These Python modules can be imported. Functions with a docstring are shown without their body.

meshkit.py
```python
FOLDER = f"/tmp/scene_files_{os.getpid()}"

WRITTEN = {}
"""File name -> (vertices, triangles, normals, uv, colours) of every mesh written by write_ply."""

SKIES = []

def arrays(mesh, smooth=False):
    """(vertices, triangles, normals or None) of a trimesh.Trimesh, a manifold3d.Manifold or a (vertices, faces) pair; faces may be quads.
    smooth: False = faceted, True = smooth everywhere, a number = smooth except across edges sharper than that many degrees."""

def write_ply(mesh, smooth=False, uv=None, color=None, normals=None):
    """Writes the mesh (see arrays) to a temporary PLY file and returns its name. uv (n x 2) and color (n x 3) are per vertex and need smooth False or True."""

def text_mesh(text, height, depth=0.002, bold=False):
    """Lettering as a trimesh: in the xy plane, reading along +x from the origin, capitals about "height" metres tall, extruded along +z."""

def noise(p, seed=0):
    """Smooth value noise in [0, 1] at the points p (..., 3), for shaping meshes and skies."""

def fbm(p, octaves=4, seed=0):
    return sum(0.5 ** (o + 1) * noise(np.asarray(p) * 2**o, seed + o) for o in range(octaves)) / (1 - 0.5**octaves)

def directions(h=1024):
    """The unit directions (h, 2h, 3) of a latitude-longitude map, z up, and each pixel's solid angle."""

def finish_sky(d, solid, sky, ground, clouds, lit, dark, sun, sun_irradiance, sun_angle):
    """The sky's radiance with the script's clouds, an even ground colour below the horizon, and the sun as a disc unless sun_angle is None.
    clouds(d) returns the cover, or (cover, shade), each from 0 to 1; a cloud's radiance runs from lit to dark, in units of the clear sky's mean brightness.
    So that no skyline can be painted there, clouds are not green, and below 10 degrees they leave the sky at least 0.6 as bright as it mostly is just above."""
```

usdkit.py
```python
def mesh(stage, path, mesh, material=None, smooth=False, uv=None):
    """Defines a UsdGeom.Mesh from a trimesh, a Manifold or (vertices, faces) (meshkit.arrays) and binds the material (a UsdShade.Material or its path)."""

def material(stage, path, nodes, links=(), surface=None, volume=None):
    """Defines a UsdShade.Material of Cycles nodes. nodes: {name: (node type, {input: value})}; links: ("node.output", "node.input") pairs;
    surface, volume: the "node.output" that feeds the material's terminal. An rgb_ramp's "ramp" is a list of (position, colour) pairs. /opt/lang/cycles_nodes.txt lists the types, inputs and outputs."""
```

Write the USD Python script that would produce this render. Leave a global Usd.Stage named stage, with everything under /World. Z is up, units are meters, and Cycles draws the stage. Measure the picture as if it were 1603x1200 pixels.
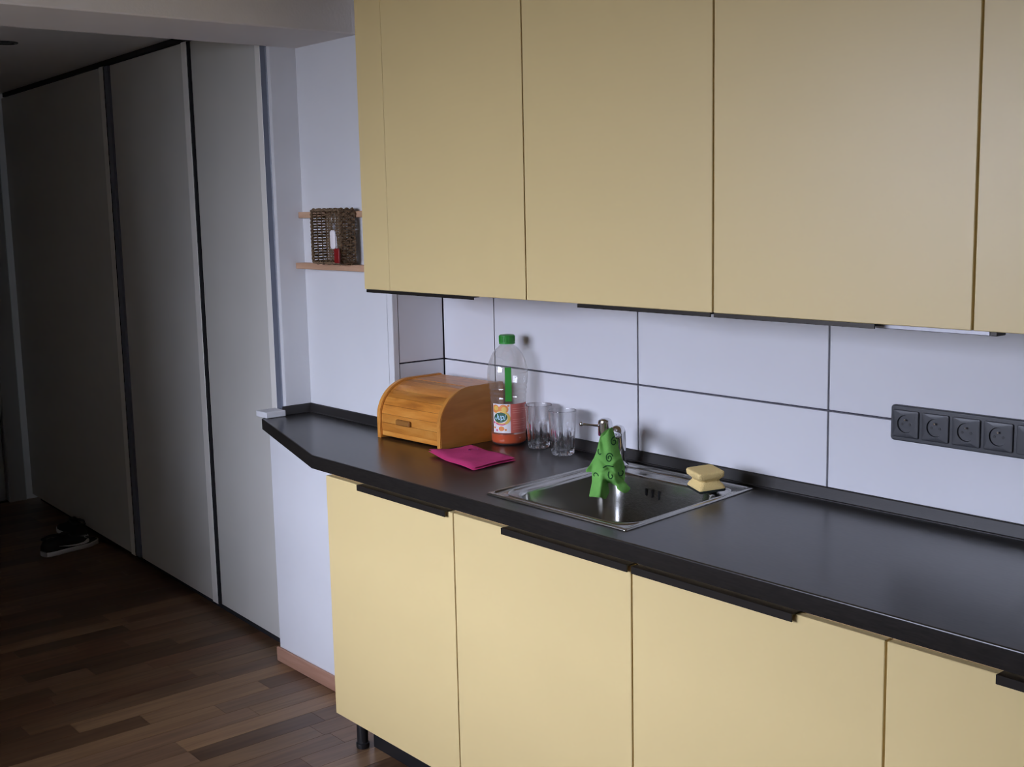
import math, random
import numpy as np, trimesh
from shapely.geometry import Polygon, LineString, box as sbox
from shapely import affinity
from pxr import Usd, UsdGeom, UsdLux, UsdShade, Gf, Sdf
import usdkit, meshkit

stage = Usd.Stage.CreateInMemory()
UsdGeom.SetStageUpAxis(stage, UsdGeom.Tokens.z)
UsdGeom.SetStageMetersPerUnit(stage, 1.0)
UsdGeom.Xform.Define(stage, '/World')
UsdGeom.Scope.Define(stage, '/World/Looks')
rng = random.Random(7)
nrng = np.random.default_rng(7)
WT = 0.8912                                    # worktop height

# ------------------------------------------------------------------ camera, sky, window daylight, exposure
CAM = np.array([2.27714, -2.32943, 1.58192])
RIGHT = np.array([0.640391, 0.76776321, -0.02095265])
UP = np.array([-0.097015, 0.1079218, 0.98941446])
FWD = np.array([-0.76189728, 0.63157939, -0.14359669])
FPX = 1896.72
EXPOSURE = -0.79
cam = UsdGeom.Camera.Define(stage, '/World/camera')
cam.AddTransformOp().Set(Gf.Matrix4d(*RIGHT, 0, *UP, 0, *(-FWD), 0, *CAM, 1))
cam.CreateHorizontalApertureAttr(36.0)
cam.CreateVerticalApertureAttr(36.0 * 1200 / 1603)
cam.CreateFocalLengthAttr(36.0 * FPX / 1603)
cam.CreateClippingRangeAttr(Gf.Vec2f(0.05, 60))
cam.CreateExposureAttr(EXPOSURE)

dome = UsdLux.DomeLight.Define(stage, '/World/sky')
dome.CreateIntensityAttr(0.10)
dome.CreateColorAttr(Gf.Vec3f(0.80, 0.90, 1.0))

# overcast sky seen through the window: bright above the horizon line of the houses opposite
sky = UsdLux.RectLight.Define(stage, '/World/window_daylight')
sky.CreateWidthAttr(26.0)
sky.CreateHeightAttr(3.0)
sky.CreateIntensityAttr(40.0)
sky.CreateColorAttr(Gf.Vec3f(0.88, 0.93, 1.20))
# rect lights shine along their -z: turn -z to +y
sky.AddTransformOp().Set(Gf.Matrix4d(1, 0, 0, 0, 0, 0, 1, 0, 0, -1, 0, 0, -0.4, -7.1, 3.0, 1))
# dimmer, warmer light from the street and house fronts below the horizon
street = UsdLux.RectLight.Define(stage, '/World/street_daylight')
street.CreateWidthAttr(26.0)
street.CreateHeightAttr(3.4)
street.CreateIntensityAttr(1.7)
street.CreateColorAttr(Gf.Vec3f(1.05, 0.94, 0.80))
street.AddTransformOp().Set(Gf.Matrix4d(1, 0, 0, 0, 0, 0, 1, 0, 0, -1, 0, 0, -0.4, -7.1, -0.25, 1))

# ------------------------------------------------------------------ materials
def M(name, nodes, links=(), surface='p.BSDF'):
    return usdkit.material(stage, '/World/Looks/' + name, nodes, links, surface)

def plain(name, col, rough=0.5, **kw):
    return M(name, {'p': ('principled_bsdf', {'base_color': col, 'roughness': rough, **kw})})

def satin(name, col, rough, bump=0.02, scale=90.0, var=0.04, **kw):
    """plain lacquer or plaster: barely visible mottling and a fine orange-peel bump"""
    lo = tuple(c * (1 - var) for c in col)
    return M(name, {
        'g': ('geometry', {}),
        'n': ('noise_texture', {'scale': 3.0, 'detail': 3.0}),
        'r': ('rgb_ramp', {'ramp': [(0.3, lo), (0.7, col)]}),
        'n2': ('noise_texture', {'scale': scale, 'detail': 2.0}),
        'b': ('bump', {'strength': bump, 'distance': 0.01}),
        'p': ('principled_bsdf', {'roughness': rough, **kw})},
        [('g.position', 'n.vector'), ('g.position', 'n2.vector'), ('n.fac', 'r.fac'), ('r.color', 'p.base_color'), ('n2.fac', 'b.height'), ('b.normal', 'p.normal')])

def wood(name, dark, mid, light, axis='x', rough=0.4, stretch=14.0, scale=3.0, bump=0.05, spec=0.5):
    sc = [stretch, stretch, stretch]
    sc['xyz'.index(axis)] = 1.0
    return M(name, {
        'g': ('geometry', {}), 'o': ('object_info', {}),
        'm': ('math', {'math_type': 'multiply', 'value2': 37.0}),
        'c': ('combine_xyz', {}),
        'a': ('mix', {'mix_type': 'add', 'fac': 1.0}),
        'mp': ('mapping', {'scale': tuple(sc)}),
        'n': ('noise_texture', {'scale': scale, 'detail': 5.0, 'roughness': 0.6, 'distortion': 0.6}),
        'r': ('rgb_ramp', {'ramp': [(0.25, dark), (0.5, mid), (0.75, light)]}),
        'h': ('hsv', {'saturation': 1.0}),
        'v': ('map_range', {'from_min': 0.0, 'from_max': 1.0, 'to_min': 0.78, 'to_max': 1.18}),
        'b': ('bump', {'strength': bump, 'distance': 0.004}),
        'p': ('principled_bsdf', {'roughness': rough, 'specular_ior_level': spec})},
        [('o.random', 'm.value1'), ('m.value', 'c.x'), ('m.value', 'c.y'), ('m.value', 'c.z'),
         ('g.position', 'a.color1'), ('c.vector', 'a.color2'), ('a.color', 'mp.vector'), ('mp.vector', 'n.vector'),
         ('n.fac', 'r.fac'), ('r.color', 'h.color'), ('o.random', 'v.value'), ('v.result', 'h.value'), ('h.color', 'p.base_color'),
         ('n.fac', 'b.height'), ('b.normal', 'p.normal')])

WHITE = satin('white_plaster', (0.76, 0.76, 0.77), 0.75, 0.05, 160)
ROOM = satin('warm_room_paint', (0.86, 0.83, 0.79), 0.8, 0.05, 160)
BEAMW = satin('beam_plaster', (0.84, 0.80, 0.77), 0.8, 0.06, 140)
CEIL = satin('ceiling_paint', (0.78, 0.77, 0.75), 0.85, 0.03)
TILE = satin('glazed_tile', (0.74, 0.74, 0.77), 0.22, 0.006, 30, 0.01)
GROUT = plain('dark_grout', (0.07, 0.065, 0.08), 0.9)
CREAM = satin('cream_lacquer', (0.755, 0.588, 0.277), 0.38, 0.008, 60, 0.015)
CREAMED = plain('cream_carcass', (0.58, 0.41, 0.19), 0.6)
WARD = satin('grey_laminate', (0.68, 0.66, 0.60), 0.30, 0.01, 120, 0.02)
ALU = plain('pale_aluminium', (0.90, 0.87, 0.80), 0.5)
STEELBLUE = plain('blue_grey_profile', (0.17, 0.185, 0.23), 0.45)
BLACKGAP = plain('black_gap', (0.012, 0.012, 0.014), 0.8)
WORKTOP = M('dark_worktop', {
    'g': ('geometry', {}), 'mp': ('mapping', {'scale': (6.0, 40.0, 40.0)}),
    'n': ('noise_texture', {'scale': 6.0, 'detail': 5.0, 'roughness': 0.65}),
    'r': ('rgb_ramp', {'ramp': [(0.3, (0.010, 0.0085, 0.0075)), (0.7, (0.021, 0.018, 0.0155))]}),
    'n2': ('noise_texture', {'scale': 260.0, 'detail': 2.0}),
    'b': ('bump', {'strength': 0.015, 'distance': 0.003}),
    'p': ('principled_bsdf', {'roughness': 0.26, "specular_ior_level": 0.42})},
    [('g.position', 'mp.vector'), ('mp.vector', 'n.vector'), ('n.fac', 'r.fac'), ('r.color', 'p.base_color'), ('g.position', 'n2.vector'), ('n2.fac', 'b.height'), ('b.normal', 'p.normal')])
EDGING = satin('dark_edging', (0.016, 0.0135, 0.012), 0.5, 0.02, 200)
HANDLE = plain('dark_bronze_metal', (0.035, 0.030, 0.026), 0.32, metallic=0.5)
BLACK = plain('black_plastic', (0.012, 0.012, 0.013), 0.45)
STEEL = M('brushed_steel', {
    'g': ('geometry', {}), 'mp': ('mapping', {'scale': (8.0, 160.0, 160.0)}),
    'n': ('noise_texture', {'scale': 10.0, 'detail': 3.0}),
    'v': ('map_range', {'to_min': 0.16, 'to_max': 0.27}),
    'p': ('principled_bsdf', {'base_color': (0.43, 0.425, 0.40), 'metallic': 1.0})},
    [('g.position', 'mp.vector'), ('mp.vector', 'n.vector'), ('n.fac', 'v.value'), ('v.result', 'p.roughness')])
CHROME = plain('chrome', (0.80, 0.80, 0.82), 0.07, metallic=1.0)
BEECH = wood('beech_batten', (0.42, 0.24, 0.14), (0.52, 0.31, 0.19), (0.58, 0.37, 0.23), 'x', 0.55)
BOXWOOD = wood('oiled_pine', (0.34, 0.105, 0.014), (0.62, 0.235, 0.036), (0.74, 0.35, 0.075), 'x', 0.33, 6.0, 5.5)
BOXSIDE = wood('oiled_pine_side', (0.44, 0.165, 0.025), (0.57, 0.235, 0.042), (0.64, 0.295, 0.065), 'y', 0.35, 6.0, 4.0)
BOXDARK = plain('dark_wood_handle', (0.30, 0.125, 0.025), 0.45)
SKIRT = wood('reddish_skirting', (0.40, 0.20, 0.13), (0.50, 0.27, 0.18), (0.56, 0.32, 0.22), 'x', 0.5)
FLOORS = []
for i, (d, m, l) in enumerate([((0.075, 0.040, 0.026), (0.12, 0.068, 0.045), (0.17, 0.10, 0.068)),
                               ((0.055, 0.028, 0.018), (0.085, 0.046, 0.030), (0.12, 0.068, 0.045)),
                               ((0.11, 0.060, 0.038), (0.165, 0.098, 0.064), (0.215, 0.135, 0.09)),
                               ((0.09, 0.050, 0.036), (0.135, 0.080, 0.058), (0.18, 0.11, 0.08)),
                               ((0.065, 0.030, 0.020), (0.105, 0.052, 0.034), (0.15, 0.080, 0.053))]):
    d, m, l = [tuple(np.array(c) * (1.22, 1.16, 0.86)) for c in (d, m, l)]
    FLOORS.append(wood('floor_wood_%d' % (i + 1), d, m, l, 'y', 0.38, 16.0, 2.6, 0.03))
def pane(name, tint, ior=1.45, rough=0.03):
    return M(name, {'f': ('fresnel', {'IOR': ior}), 't': ('transparent_bsdf', {'color': tint}), 'g': ('glossy_bsdf', {'color': (1, 1, 1), 'roughness': rough}), 'm': ('mix_closure', {})},
             [('f.fac', 'm.fac'), ('t.BSDF', 'm.closure1'), ('g.BSDF', 'm.closure2')], 'm.closure')
PANE = pane('window_pane', (0.95, 0.96, 0.96))
PET = M('clear_bottle_plastic', {'w': ('layer_weight', {'blend': 0.30}), 'v': ('map_range', {'from_min': 0.0, 'from_max': 1.0, 'to_min': 0.035, 'to_max': 0.42}), 't': ('transparent_bsdf', {'color': (0.93, 0.93, 0.915)}),
    'd': ('diffuse_bsdf', {'color': (0.75, 0.75, 0.73)}), 'g': ('glossy_bsdf', {'color': (1, 1, 1), 'roughness': 0.06}), 'h': ('mix_closure', {'fac': 0.04}), 'm': ('mix_closure', {})},
    [('w.facing', 'v.value'), ('v.result', 'm.fac'), ('t.BSDF', 'h.closure1'), ('d.BSDF', 'h.closure2'), ('h.closure', 'm.closure1'), ('g.BSDF', 'm.closure2')], 'm.closure')
GLASS = M('tumbler_glass', {'p': ('principled_bsdf', {'base_color': (0.98, 0.985, 0.985), 'roughness': 0.0, 'transmission_weight': 1.0, 'ior': 1.5}), 't': ('transparent_bsdf', {'color': (0.96, 0.965, 0.97)}), 'm': ('mix_closure', {'fac': 0.16})},
    [('p.BSDF', 'm.closure1'), ('t.BSDF', 'm.closure2')], 'm.closure')
JUICE = plain('orange_juice', (0.66, 0.085, 0.008), 0.15)
GREENCAP = plain('green_plastic', (0.045, 0.33, 0.045), 0.4)
def cloth_mat(name, col, dark):
    return M(name, {
        'g': ('geometry', {}), 'n': ('noise_texture', {'scale': 420.0, 'detail': 2.0}), 'v': ('noise_texture', {'scale': 30.0, 'detail': 3.0}),
        'r': ('rgb_ramp', {'ramp': [(0.25, dark), (0.75, col)]}), 'b': ('bump', {'strength': 0.35, 'distance': 0.002}),
        'p': ('principled_bsdf', {'roughness': 0.9, 'specular_ior_level': 0.2}), 't': ('translucent_bsdf', {'color': col}), 'm': ('mix_closure', {'fac': 0.15})},
        [('g.position', 'n.vector'), ('g.position', 'v.vector'), ('v.fac', 'r.fac'), ('r.color', 'p.base_color'), ('n.fac', 'b.height'), ('b.normal', 'p.normal'), ('p.BSDF', 'm.closure1'), ('t.BSDF', 'm.closure2')], 'm.closure')
GREENCLOTH = cloth_mat('green_cloth', (0.23, 0.56, 0.125), (0.16, 0.42, 0.09))
PRINT = plain('dark_green_print', (0.012, 0.085, 0.015), 0.9)
PINKCLOTH = cloth_mat('pink_cloth', (0.84, 0.085, 0.29), (0.72, 0.065, 0.24))
PINKPRINT = plain('dark_pink_print', (0.30, 0.02, 0.13), 0.9)
FOAM = M('yellow_foam', {
    'g': ('geometry', {}), 'n': ('voronoi_texture', {'scale': 420.0}), 'b': ('bump', {'strength': 0.5, 'distance': 0.002}),
    'p': ('principled_bsdf', {'base_color': (0.87, 0.66, 0.29), 'roughness': 0.95, 'specular_ior_level': 0.1})},
    [('g.position', 'n.vector'), ('n.distance', 'b.height'), ('b.normal', 'p.normal')])
SCOUR = satin('dark_scouring_pad', (0.012, 0.018, 0.014), 0.95, 0.5, 600)
SOCKET = plain('anthracite_plastic', (0.042, 0.044, 0.050), 0.40)
SOCKETDEEP = plain('anthracite_recess', (0.035, 0.037, 0.043), 0.45)
GREYMETAL = plain('grey_metal', (0.33, 0.325, 0.35), 0.35, metallic=0.5)
SEAGRASS = M('seagrass_rope', {
    'g': ('geometry', {}), 'n': ('noise_texture', {'scale': 120.0, 'detail': 4.0}),
    'r': ('rgb_ramp', {'ramp': [(0.3, (0.085, 0.048, 0.024)), (0.7, (0.24, 0.155, 0.08))]}), 'b': ('bump', {'strength': 0.5, 'distance': 0.002}),
    'p': ('principled_bsdf', {'roughness': 0.75})},
    [('g.position', 'n.vector'), ('n.fac', 'r.fac'), ('r.color', 'p.base_color'), ('n.fac', 'b.height'), ('b.normal', 'p.normal')])
RED = plain('red_enamel', (0.22, 0.010, 0.010), 0.35)
FOBW = plain('silver_white_fob', (0.86, 0.80, 0.80), 0.25)
LABELW = plain('label_white', (0.80, 0.76, 0.76), 0.4)
LABELR = plain('label_coral', (0.66, 0.16, 0.12), 0.4)
LABELO = plain('label_orange', (0.80, 0.27, 0.06), 0.4)
LABELY = plain('label_yellow', (0.80, 0.55, 0.12), 0.4)
LABELG = plain('label_dark_green', (0.02, 0.11, 0.055), 0.4)
LABELB = plain('label_sky_blue', (0.45, 0.68, 0.80), 0.4)
LABELP = plain('label_pink', (0.72, 0.12, 0.25), 0.4)
LABELC = plain('label_pale_coral', (0.78, 0.30, 0.24), 0.4)
SHOEBLACK = satin('black_shoe_mesh', (0.012, 0.012, 0.014), 0.8, 0.3, 500)
SHOEWHITE = plain('white_rubber', (0.62, 0.62, 0.62), 0.6)
DOORGREY = plain('hall_door_paint', (0.40, 0.41, 0.42), 0.5)
LAMPDARK = plain('unlit_lamp', (0.05, 0.05, 0.05), 0.3)

# ------------------------------------------------------------------ object helpers
_used = {}
def _path(parent, name):
    key = (str(parent), name)
    k = _used.get(key, 0)
    _used[key] = k + 1
    return f'{parent}/{name}' + (f'_{k:03d}' if k else '')

def tag(prim, label=None, cat=None, group=None, kind=None):
    for k, v in (('label', label), ('category', cat), ('group', group), ('kind', kind)):
        if v:
            prim.SetCustomDataByKey(k, v)

_origin = {}
def thing(name, label, cat, loc=(0, 0, 0), rotz=0.0, group=None, kind=None):
    p = _path('/World', name)
    x = UsdGeom.Xform.Define(stage, p)
    x.AddTranslateOp().Set(Gf.Vec3d(*map(float, loc)))
    if rotz:
        x.AddRotateZOp().Set(float(rotz))
    tag(x.GetPrim(), label, cat, group, kind)
    _origin[p] = np.array(loc, float)
    return p

def part(parent, name, mesh, mat, smooth=30, label=None, kind=None, local=False):
    """a mesh child of a thing (or of a part). Meshes are given in world coordinates unless local."""
    if not isinstance(mesh, (trimesh.Trimesh, tuple)):
        mesh = trimesh.util.concatenate(list(mesh))
    p = _path(parent, name)
    o = _origin[parent]
    _origin[p] = o
    if not local and np.any(o):
        mesh = mesh.copy(); mesh.apply_translation(-o)
    m = usdkit.mesh(stage, p, mesh, mat, smooth)
    tag(m.GetPrim(), label, kind=kind)
    return p

def single(name, mesh, mat, label, cat, smooth=30, kind=None, group=None):
    if not isinstance(mesh, trimesh.Trimesh):
        mesh = trimesh.util.concatenate(list(mesh))
    p = _path('/World', name)
    _origin[p] = np.zeros(3)
    m = usdkit.mesh(stage, p, mesh, mat, smooth)
    tag(m.GetPrim(), label, cat, group, kind)
    return p

def copy_of(src, name, label, loc, rotz=0.0):
    prim = stage.GetPrimAtPath(src)
    p = _path('/World', name)
    x = UsdGeom.Xform.Define(stage, p)
    x.GetPrim().GetReferences().AddInternalReference(src)
    x.GetPrim().SetInstanceable(True)
    x.ClearXformOpOrder()
    x.AddTranslateOp(opSuffix='place').Set(Gf.Vec3d(*map(float, loc)))
    x.AddRotateZOp(opSuffix='turn').Set(float(rotz))
    was = prim.GetCustomData()
    tag(x.GetPrim(), label, was.get('category'), was.get('group'))
    return p

# ------------------------------------------------------------------ mesh helpers
def box(x0, y0, z0, x1, y1, z1):
    m = trimesh.creation.box((x1 - x0, y1 - y0, z1 - z0))
    m.apply_translation(((x0 + x1) / 2, (y0 + y1) / 2, (z0 + z1) / 2))
    return m

def bbox(x0, y0, z0, x1, y1, z1, b=0.002):
    """box with chamfered edges"""
    b = min(b, (x1 - x0) / 2.01, (y1 - y0) / 2.01, (z1 - z0) / 2.01)
    pts = []
    for sx in (0, 1):
        for sy in (0, 1):
            for sz in (0, 1):
                c = np.array([(x0, x1)[sx], (y0, y1)[sy], (z0, z1)[sz]], float)
                s = np.array([1 - 2 * sx, 1 - 2 * sy, 1 - 2 * sz]) * b
                for k in range(3):
                    q = c + s; q[k] = c[k]
                    pts.append(q)
    return trimesh.convex.convex_hull(np.array(pts))

def cyl(p, q, r, n=24):
    return trimesh.creation.cylinder(radius=r, segment=(p, q), sections=n)

def lathe(profile, n=48, at=(0, 0, 0)):
    m = trimesh.creation.revolve(np.array(profile, float), sections=n)
    m.apply_translation(at)
    return m

def loft(loops, close=True, cap0=True, cap1=True):
    """loops: list of (n,3) rings with the same count"""
    L = np.array(loops, float)
    k, n, _ = L.shape
    V = L.reshape(-1, 3)
    F = []
    for i in range(k - 1):
        for j in range(n if close else n - 1):
            a, b = i * n + j, i * n + (j + 1) % n
            c, d = a + n, b + n
            F += [[a, b, d], [a, d, c]]
    V = list(V)
    if cap0:
        V.append(L[0].mean(0)); c = len(V) - 1
        F += [[c, (j + 1) % n, j] for j in range(n)]
    if cap1:
        V.append(L[-1].mean(0)); c = len(V) - 1; o = (k - 1) * n
        F += [[c, o + j, o + (j + 1) % n] for j in range(n)]
    m = trimesh.Trimesh(np.array(V), np.array(F), process=False)
    return m

def fixed(m):
    if m.volume < 0:
        m.invert()
    return m

def tube(path, r, n=8, closed=False):
    P = np.array(path, float)
    T = np.gradient(P, axis=0) if not closed else (np.roll(P, -1, 0) - np.roll(P, 1, 0))
    T /= np.linalg.norm(T, axis=1, keepdims=True) + 1e-12
    up = np.array([0.0, 0, 1.0])
    if np.abs(T @ up).mean() > 0.8:
        up = np.array([1.0, 0, 0])
    A = np.cross(T, up); A /= np.linalg.norm(A, axis=1, keepdims=True) + 1e-12
    B = np.cross(T, A)
    R = np.broadcast_to(np.asarray(r, float).reshape(-1, 1), (len(P), 1))
    th = np.linspace(0, 2 * np.pi, n, endpoint=False)
    rings = [P[i] + R[i] * (np.cos(th)[:, None] * A[i] + np.sin(th)[:, None] * B[i]) for i in range(len(P))]
    if closed:
        rings.append(rings[0])
        return fixed(loft(rings, True, False, False))
    return fixed(loft(rings))

def extrude(poly, z0, z1):
    m = trimesh.creation.extrude_polygon(poly, z1 - z0, engine='earcut')
    m.apply_translation((0, 0, z0))
    return m

def extrude_along(poly, axis, a0, a1):
    """polygon drawn in (y,z) for axis x, in (x,z) for axis y"""
    m = extrude(poly, a0, a1)
    v = m.vertices.copy()
    m.vertices = np.c_[v[:, 2], v[:, 0], v[:, 1]] if axis == 'x' else np.c_[v[:, 0], v[:, 2], v[:, 1]]
    return fixed(m)

def rrect(x0, y0, x1, y1, r, n=10):
    """rounded rectangle loop, counter-clockwise"""
    out = []
    for cx, cy, a in ((x1 - r, y1 - r, 0), (x0 + r, y1 - r, 90), (x0 + r, y0 + r, 180), (x1 - r, y0 + r, 270)):
        for t in np.radians(np.linspace(a, a + 90, n)):
            out.append((cx + r * math.cos(t), cy + r * math.sin(t)))
    return np.array(out)

def wrap(mesh_sz, centre, radius, az0):
    """bends a flat (s, z, depth) mesh round a vertical cylinder; s grows to the viewer's right at azimuth az0"""
    v = mesh_sz.vertices
    a = az0 + v[:, 0] / radius
    r = radius + v[:, 2]
    out = mesh_sz.copy()
    out.vertices = np.c_[centre[0] + r * np.cos(a), centre[1] + r * np.sin(a), centre[2] + v[:, 1]]
    return out

# ================================================================== THE SETTING
RX0, RX1, RY = -1.40, 3.00, -3.10            # room: partition on the left, right wall, window wall
HX0 = -4.68                                  # far end of the hallway
TC, YA = -0.8751, -0.1964                    # tiled niche corner, plastered alcove wall
UZ = 1.3532                                  # underside of the wall cabinets

# floor with planks
fl = single('floor', box(HX0 - 0.3, RY - 0.2, -0.12, RX1 + 0.2, 0.3, -0.010), plain('subfloor', (0.02, 0.013, 0.01), 0.9), 'dark brown wood strip laminate floor of kitchen and hallway', 'floor', False, 'structure')
strips = []
PW = 0.088
nrow = int((RX1 - HX0) / PW) + 1
for i in range(nrow):
    x0 = HX0 + i * PW
    x1 = min(x0 + PW, RX1)
    y = RY - rng.random() * 0.5
    while y < 0.0:
        L = rng.choice([0.34, 0.42, 0.55, 0.66, 0.78])
        y0, y1 = max(y, RY), min(y + L, 0.0)
        y += L
        if y1 - y0 > 0.03 and x1 - x0 > 0.02 and (x0 > RX0 or y0 < 10):
            strips.append((x0, y0, x1, y1))
def seen(s):
    c = np.array([(s[0] + s[2]) / 2, (s[1] + s[3]) / 2, 0]) - CAM
    d = c @ FWD
    if d < 0.3: return 0
    best = 0
    for yy in np.linspace(s[1], s[3], 5):
        c = np.array([(s[0] + s[2]) / 2, yy, 0]) - CAM
        d = c @ FWD
        px, py = 801.5 + FPX * (c @ RIGHT) / d, 600 - FPX * (c @ UP) / d
        if -10 < px < 700 and 740 < py < 1210: best = max(best, (s[2] - s[0]) * (s[3] - s[1]) / d ** 3)
    return best
order = sorted(strips, key=seen, reverse=True)
rest = []
for k, s in enumerate(order):
    m = bbox(s[0] + 0.0006, s[1] + 0.0006, -0.010, s[2] - 0.0006, s[3] - 0.0006, 0.0, 0.0008) if k < 0 else box(s[0] + 0.0007, s[1] + 0.0007, -0.010, s[2] - 0.0007, s[3] - 0.0007, 0.0)
    if k < 290 and seen(s) > 0:
        part(fl, 'floor_plank', m, FLOORS[rng.choice([0, 0, 1, 2, 3, 3, 4])], False)
    else:
        rest.append(m)
part(fl, 'outer_planks', rest, FLOORS[0], False, kind='stuff')

# kitchen wall with its big glazed tiles
wb = single('wall_back', [box(TC - 0.02, 0.013, 0, RX1 + 0.1, 0.16, 2.62)], GROUT, 'kitchen wall behind the worktop with large white tiles and dark joints', 'wall', False, 'structure')
TX = [TC, -0.6135, 0.0, 0.6129, 1.2258, 1.8387, 2.4516, RX1]
GZ = 1.1011
for i in range(len(TX) - 1):
    for z0, z1 in ((WT - 0.03, GZ), (GZ, 1.42)):
        part(wb, 'tile', bbox(TX[i] + 0.0025, 0.0, z0 + 0.0025, TX[i + 1] - 0.0025, 0.0125, z1 - 0.0025, 0.0008), TILE, False)
part(wb, 'plaster', [box(TC, 0.002, 0, RX1, 0.012, WT - 0.035), box(TC, 0.002, 1.42, RX1, 0.012, 2.6)], WHITE, False)
# side of the niche
ws = single('wall_niche', box(TC - 0.03, YA + 0.004, 0, TC - 0.008, 0.012, 2.6), GROUT, 'narrow tiled side of the niche left of the bread box', 'wall', False, 'structure')
for z0, z1 in ((WT - 0.03, GZ), (GZ, 1.42)):
    part(ws, 'tile', bbox(TC - 0.010, YA + 0.022, z0 + 0.0025, TC, -0.003, z1 - 0.0025, 0.0008), TILE, False)
part(ws, 'corner_strip', bbox(TC - 0.028, YA - 0.002, 0, TC + 0.001, YA + 0.020, 2.6, 0.002), WHITE, False)
# plastered wall at the alcove, return wall beside the wardrobe, wall under the worktop end
single('wall_alcove', box(RX0 - 0.02, YA, 0, TC - 0.031, 0.10, 2.6), WHITE, 'white plastered alcove wall behind the basket and bread box', 'wall', False, 'structure')
single('wall_return', bbox(RX0 - 0.020, -0.296, WT + 0.001, RX0, YA + 0.001, 2.2, 0.0015), WHITE, 'narrow white return wall between wardrobe and alcove', 'wall', False, 'structure')
single('wall_apron', bbox(-1.455, -0.335, 0, -0.70, -0.318, WT - 0.040, 0.001), WHITE, 'white panel under the chamfered worktop end', 'wall', False, 'structure')
single('baseboard_left', [bbox(-1.462, -0.347, 0, -0.70, -0.335, 0.052, 0.003)], SKIRT, 'reddish wooden skirting board under the white panel', 'skirting board', 30, 'structure')
single('trim_1', bbox(-1.445, -0.388, WT + 0.0005, -1.3705, -0.314, WT + 0.021, 0.002), WHITE, 'small white end block standing on the worktop corner by the wardrobe', 'trim', 30, 'structure')
# beam between kitchen and hallway, partition, hallway walls
single('wall_header', bbox(RX0, RY, 2.1257, -1.0172, YA + 0.01, 2.55, 0.004), BEAMW, 'plastered ceiling beam dividing kitchen from dark hallway', 'beam', 30, 'structure')
single('wall_left', box(RX0, RY, 0, -1.03, -2.10, 2.13), ROOM, 'white partition wall left of the kitchen', 'wall', False, 'structure')
hallwalls = [box(HX0 - 0.1, -2.20, 0, RX0, -2.10, 2.4)]
single('wall_hall', hallwalls, WHITE, 'hallway side wall facing the wardrobe', 'wall', False, 'structure')
single('wall_end', [box(HX0 - 0.22, -2.20, -0.01, HX0 - 0.101, 0.3, 2.4), box(HX0 - 0.10, -2.20, 0, HX0, -1.20, 2.4), box(HX0 - 0.10, -0.255, 0, HX0, 0.3, 2.4), box(HX0 - 0.10, -1.2, 2.02, HX0, -0.255, 2.4)], WHITE, 'dark end wall of the hallway', 'wall', False, 'structure')
d1 = thing('door_1', 'pale door with casing at the dark far end of the hallway', 'door', (HX0, -0.8, 0), kind='structure')
part(d1, 'door_leaf', [bbox(HX0 - 0.06, -1.19, 0.005, HX0 - 0.02, -0.268, 2.01, 0.003)], DOORGREY)
part(d1, 'door_casing', [bbox(HX0 - 0.02, -0.265, 0, HX0 + 0.022, -0.170, 2.09, 0.004), bbox(HX0 - 0.02, -1.275, 0, HX0 + 0.022, -1.195, 2.09, 0.004), bbox(HX0 - 0.02, -1.275, 2.015, HX0 + 0.022, -0.170, 2.09, 0.004)], DOORGREY)
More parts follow.
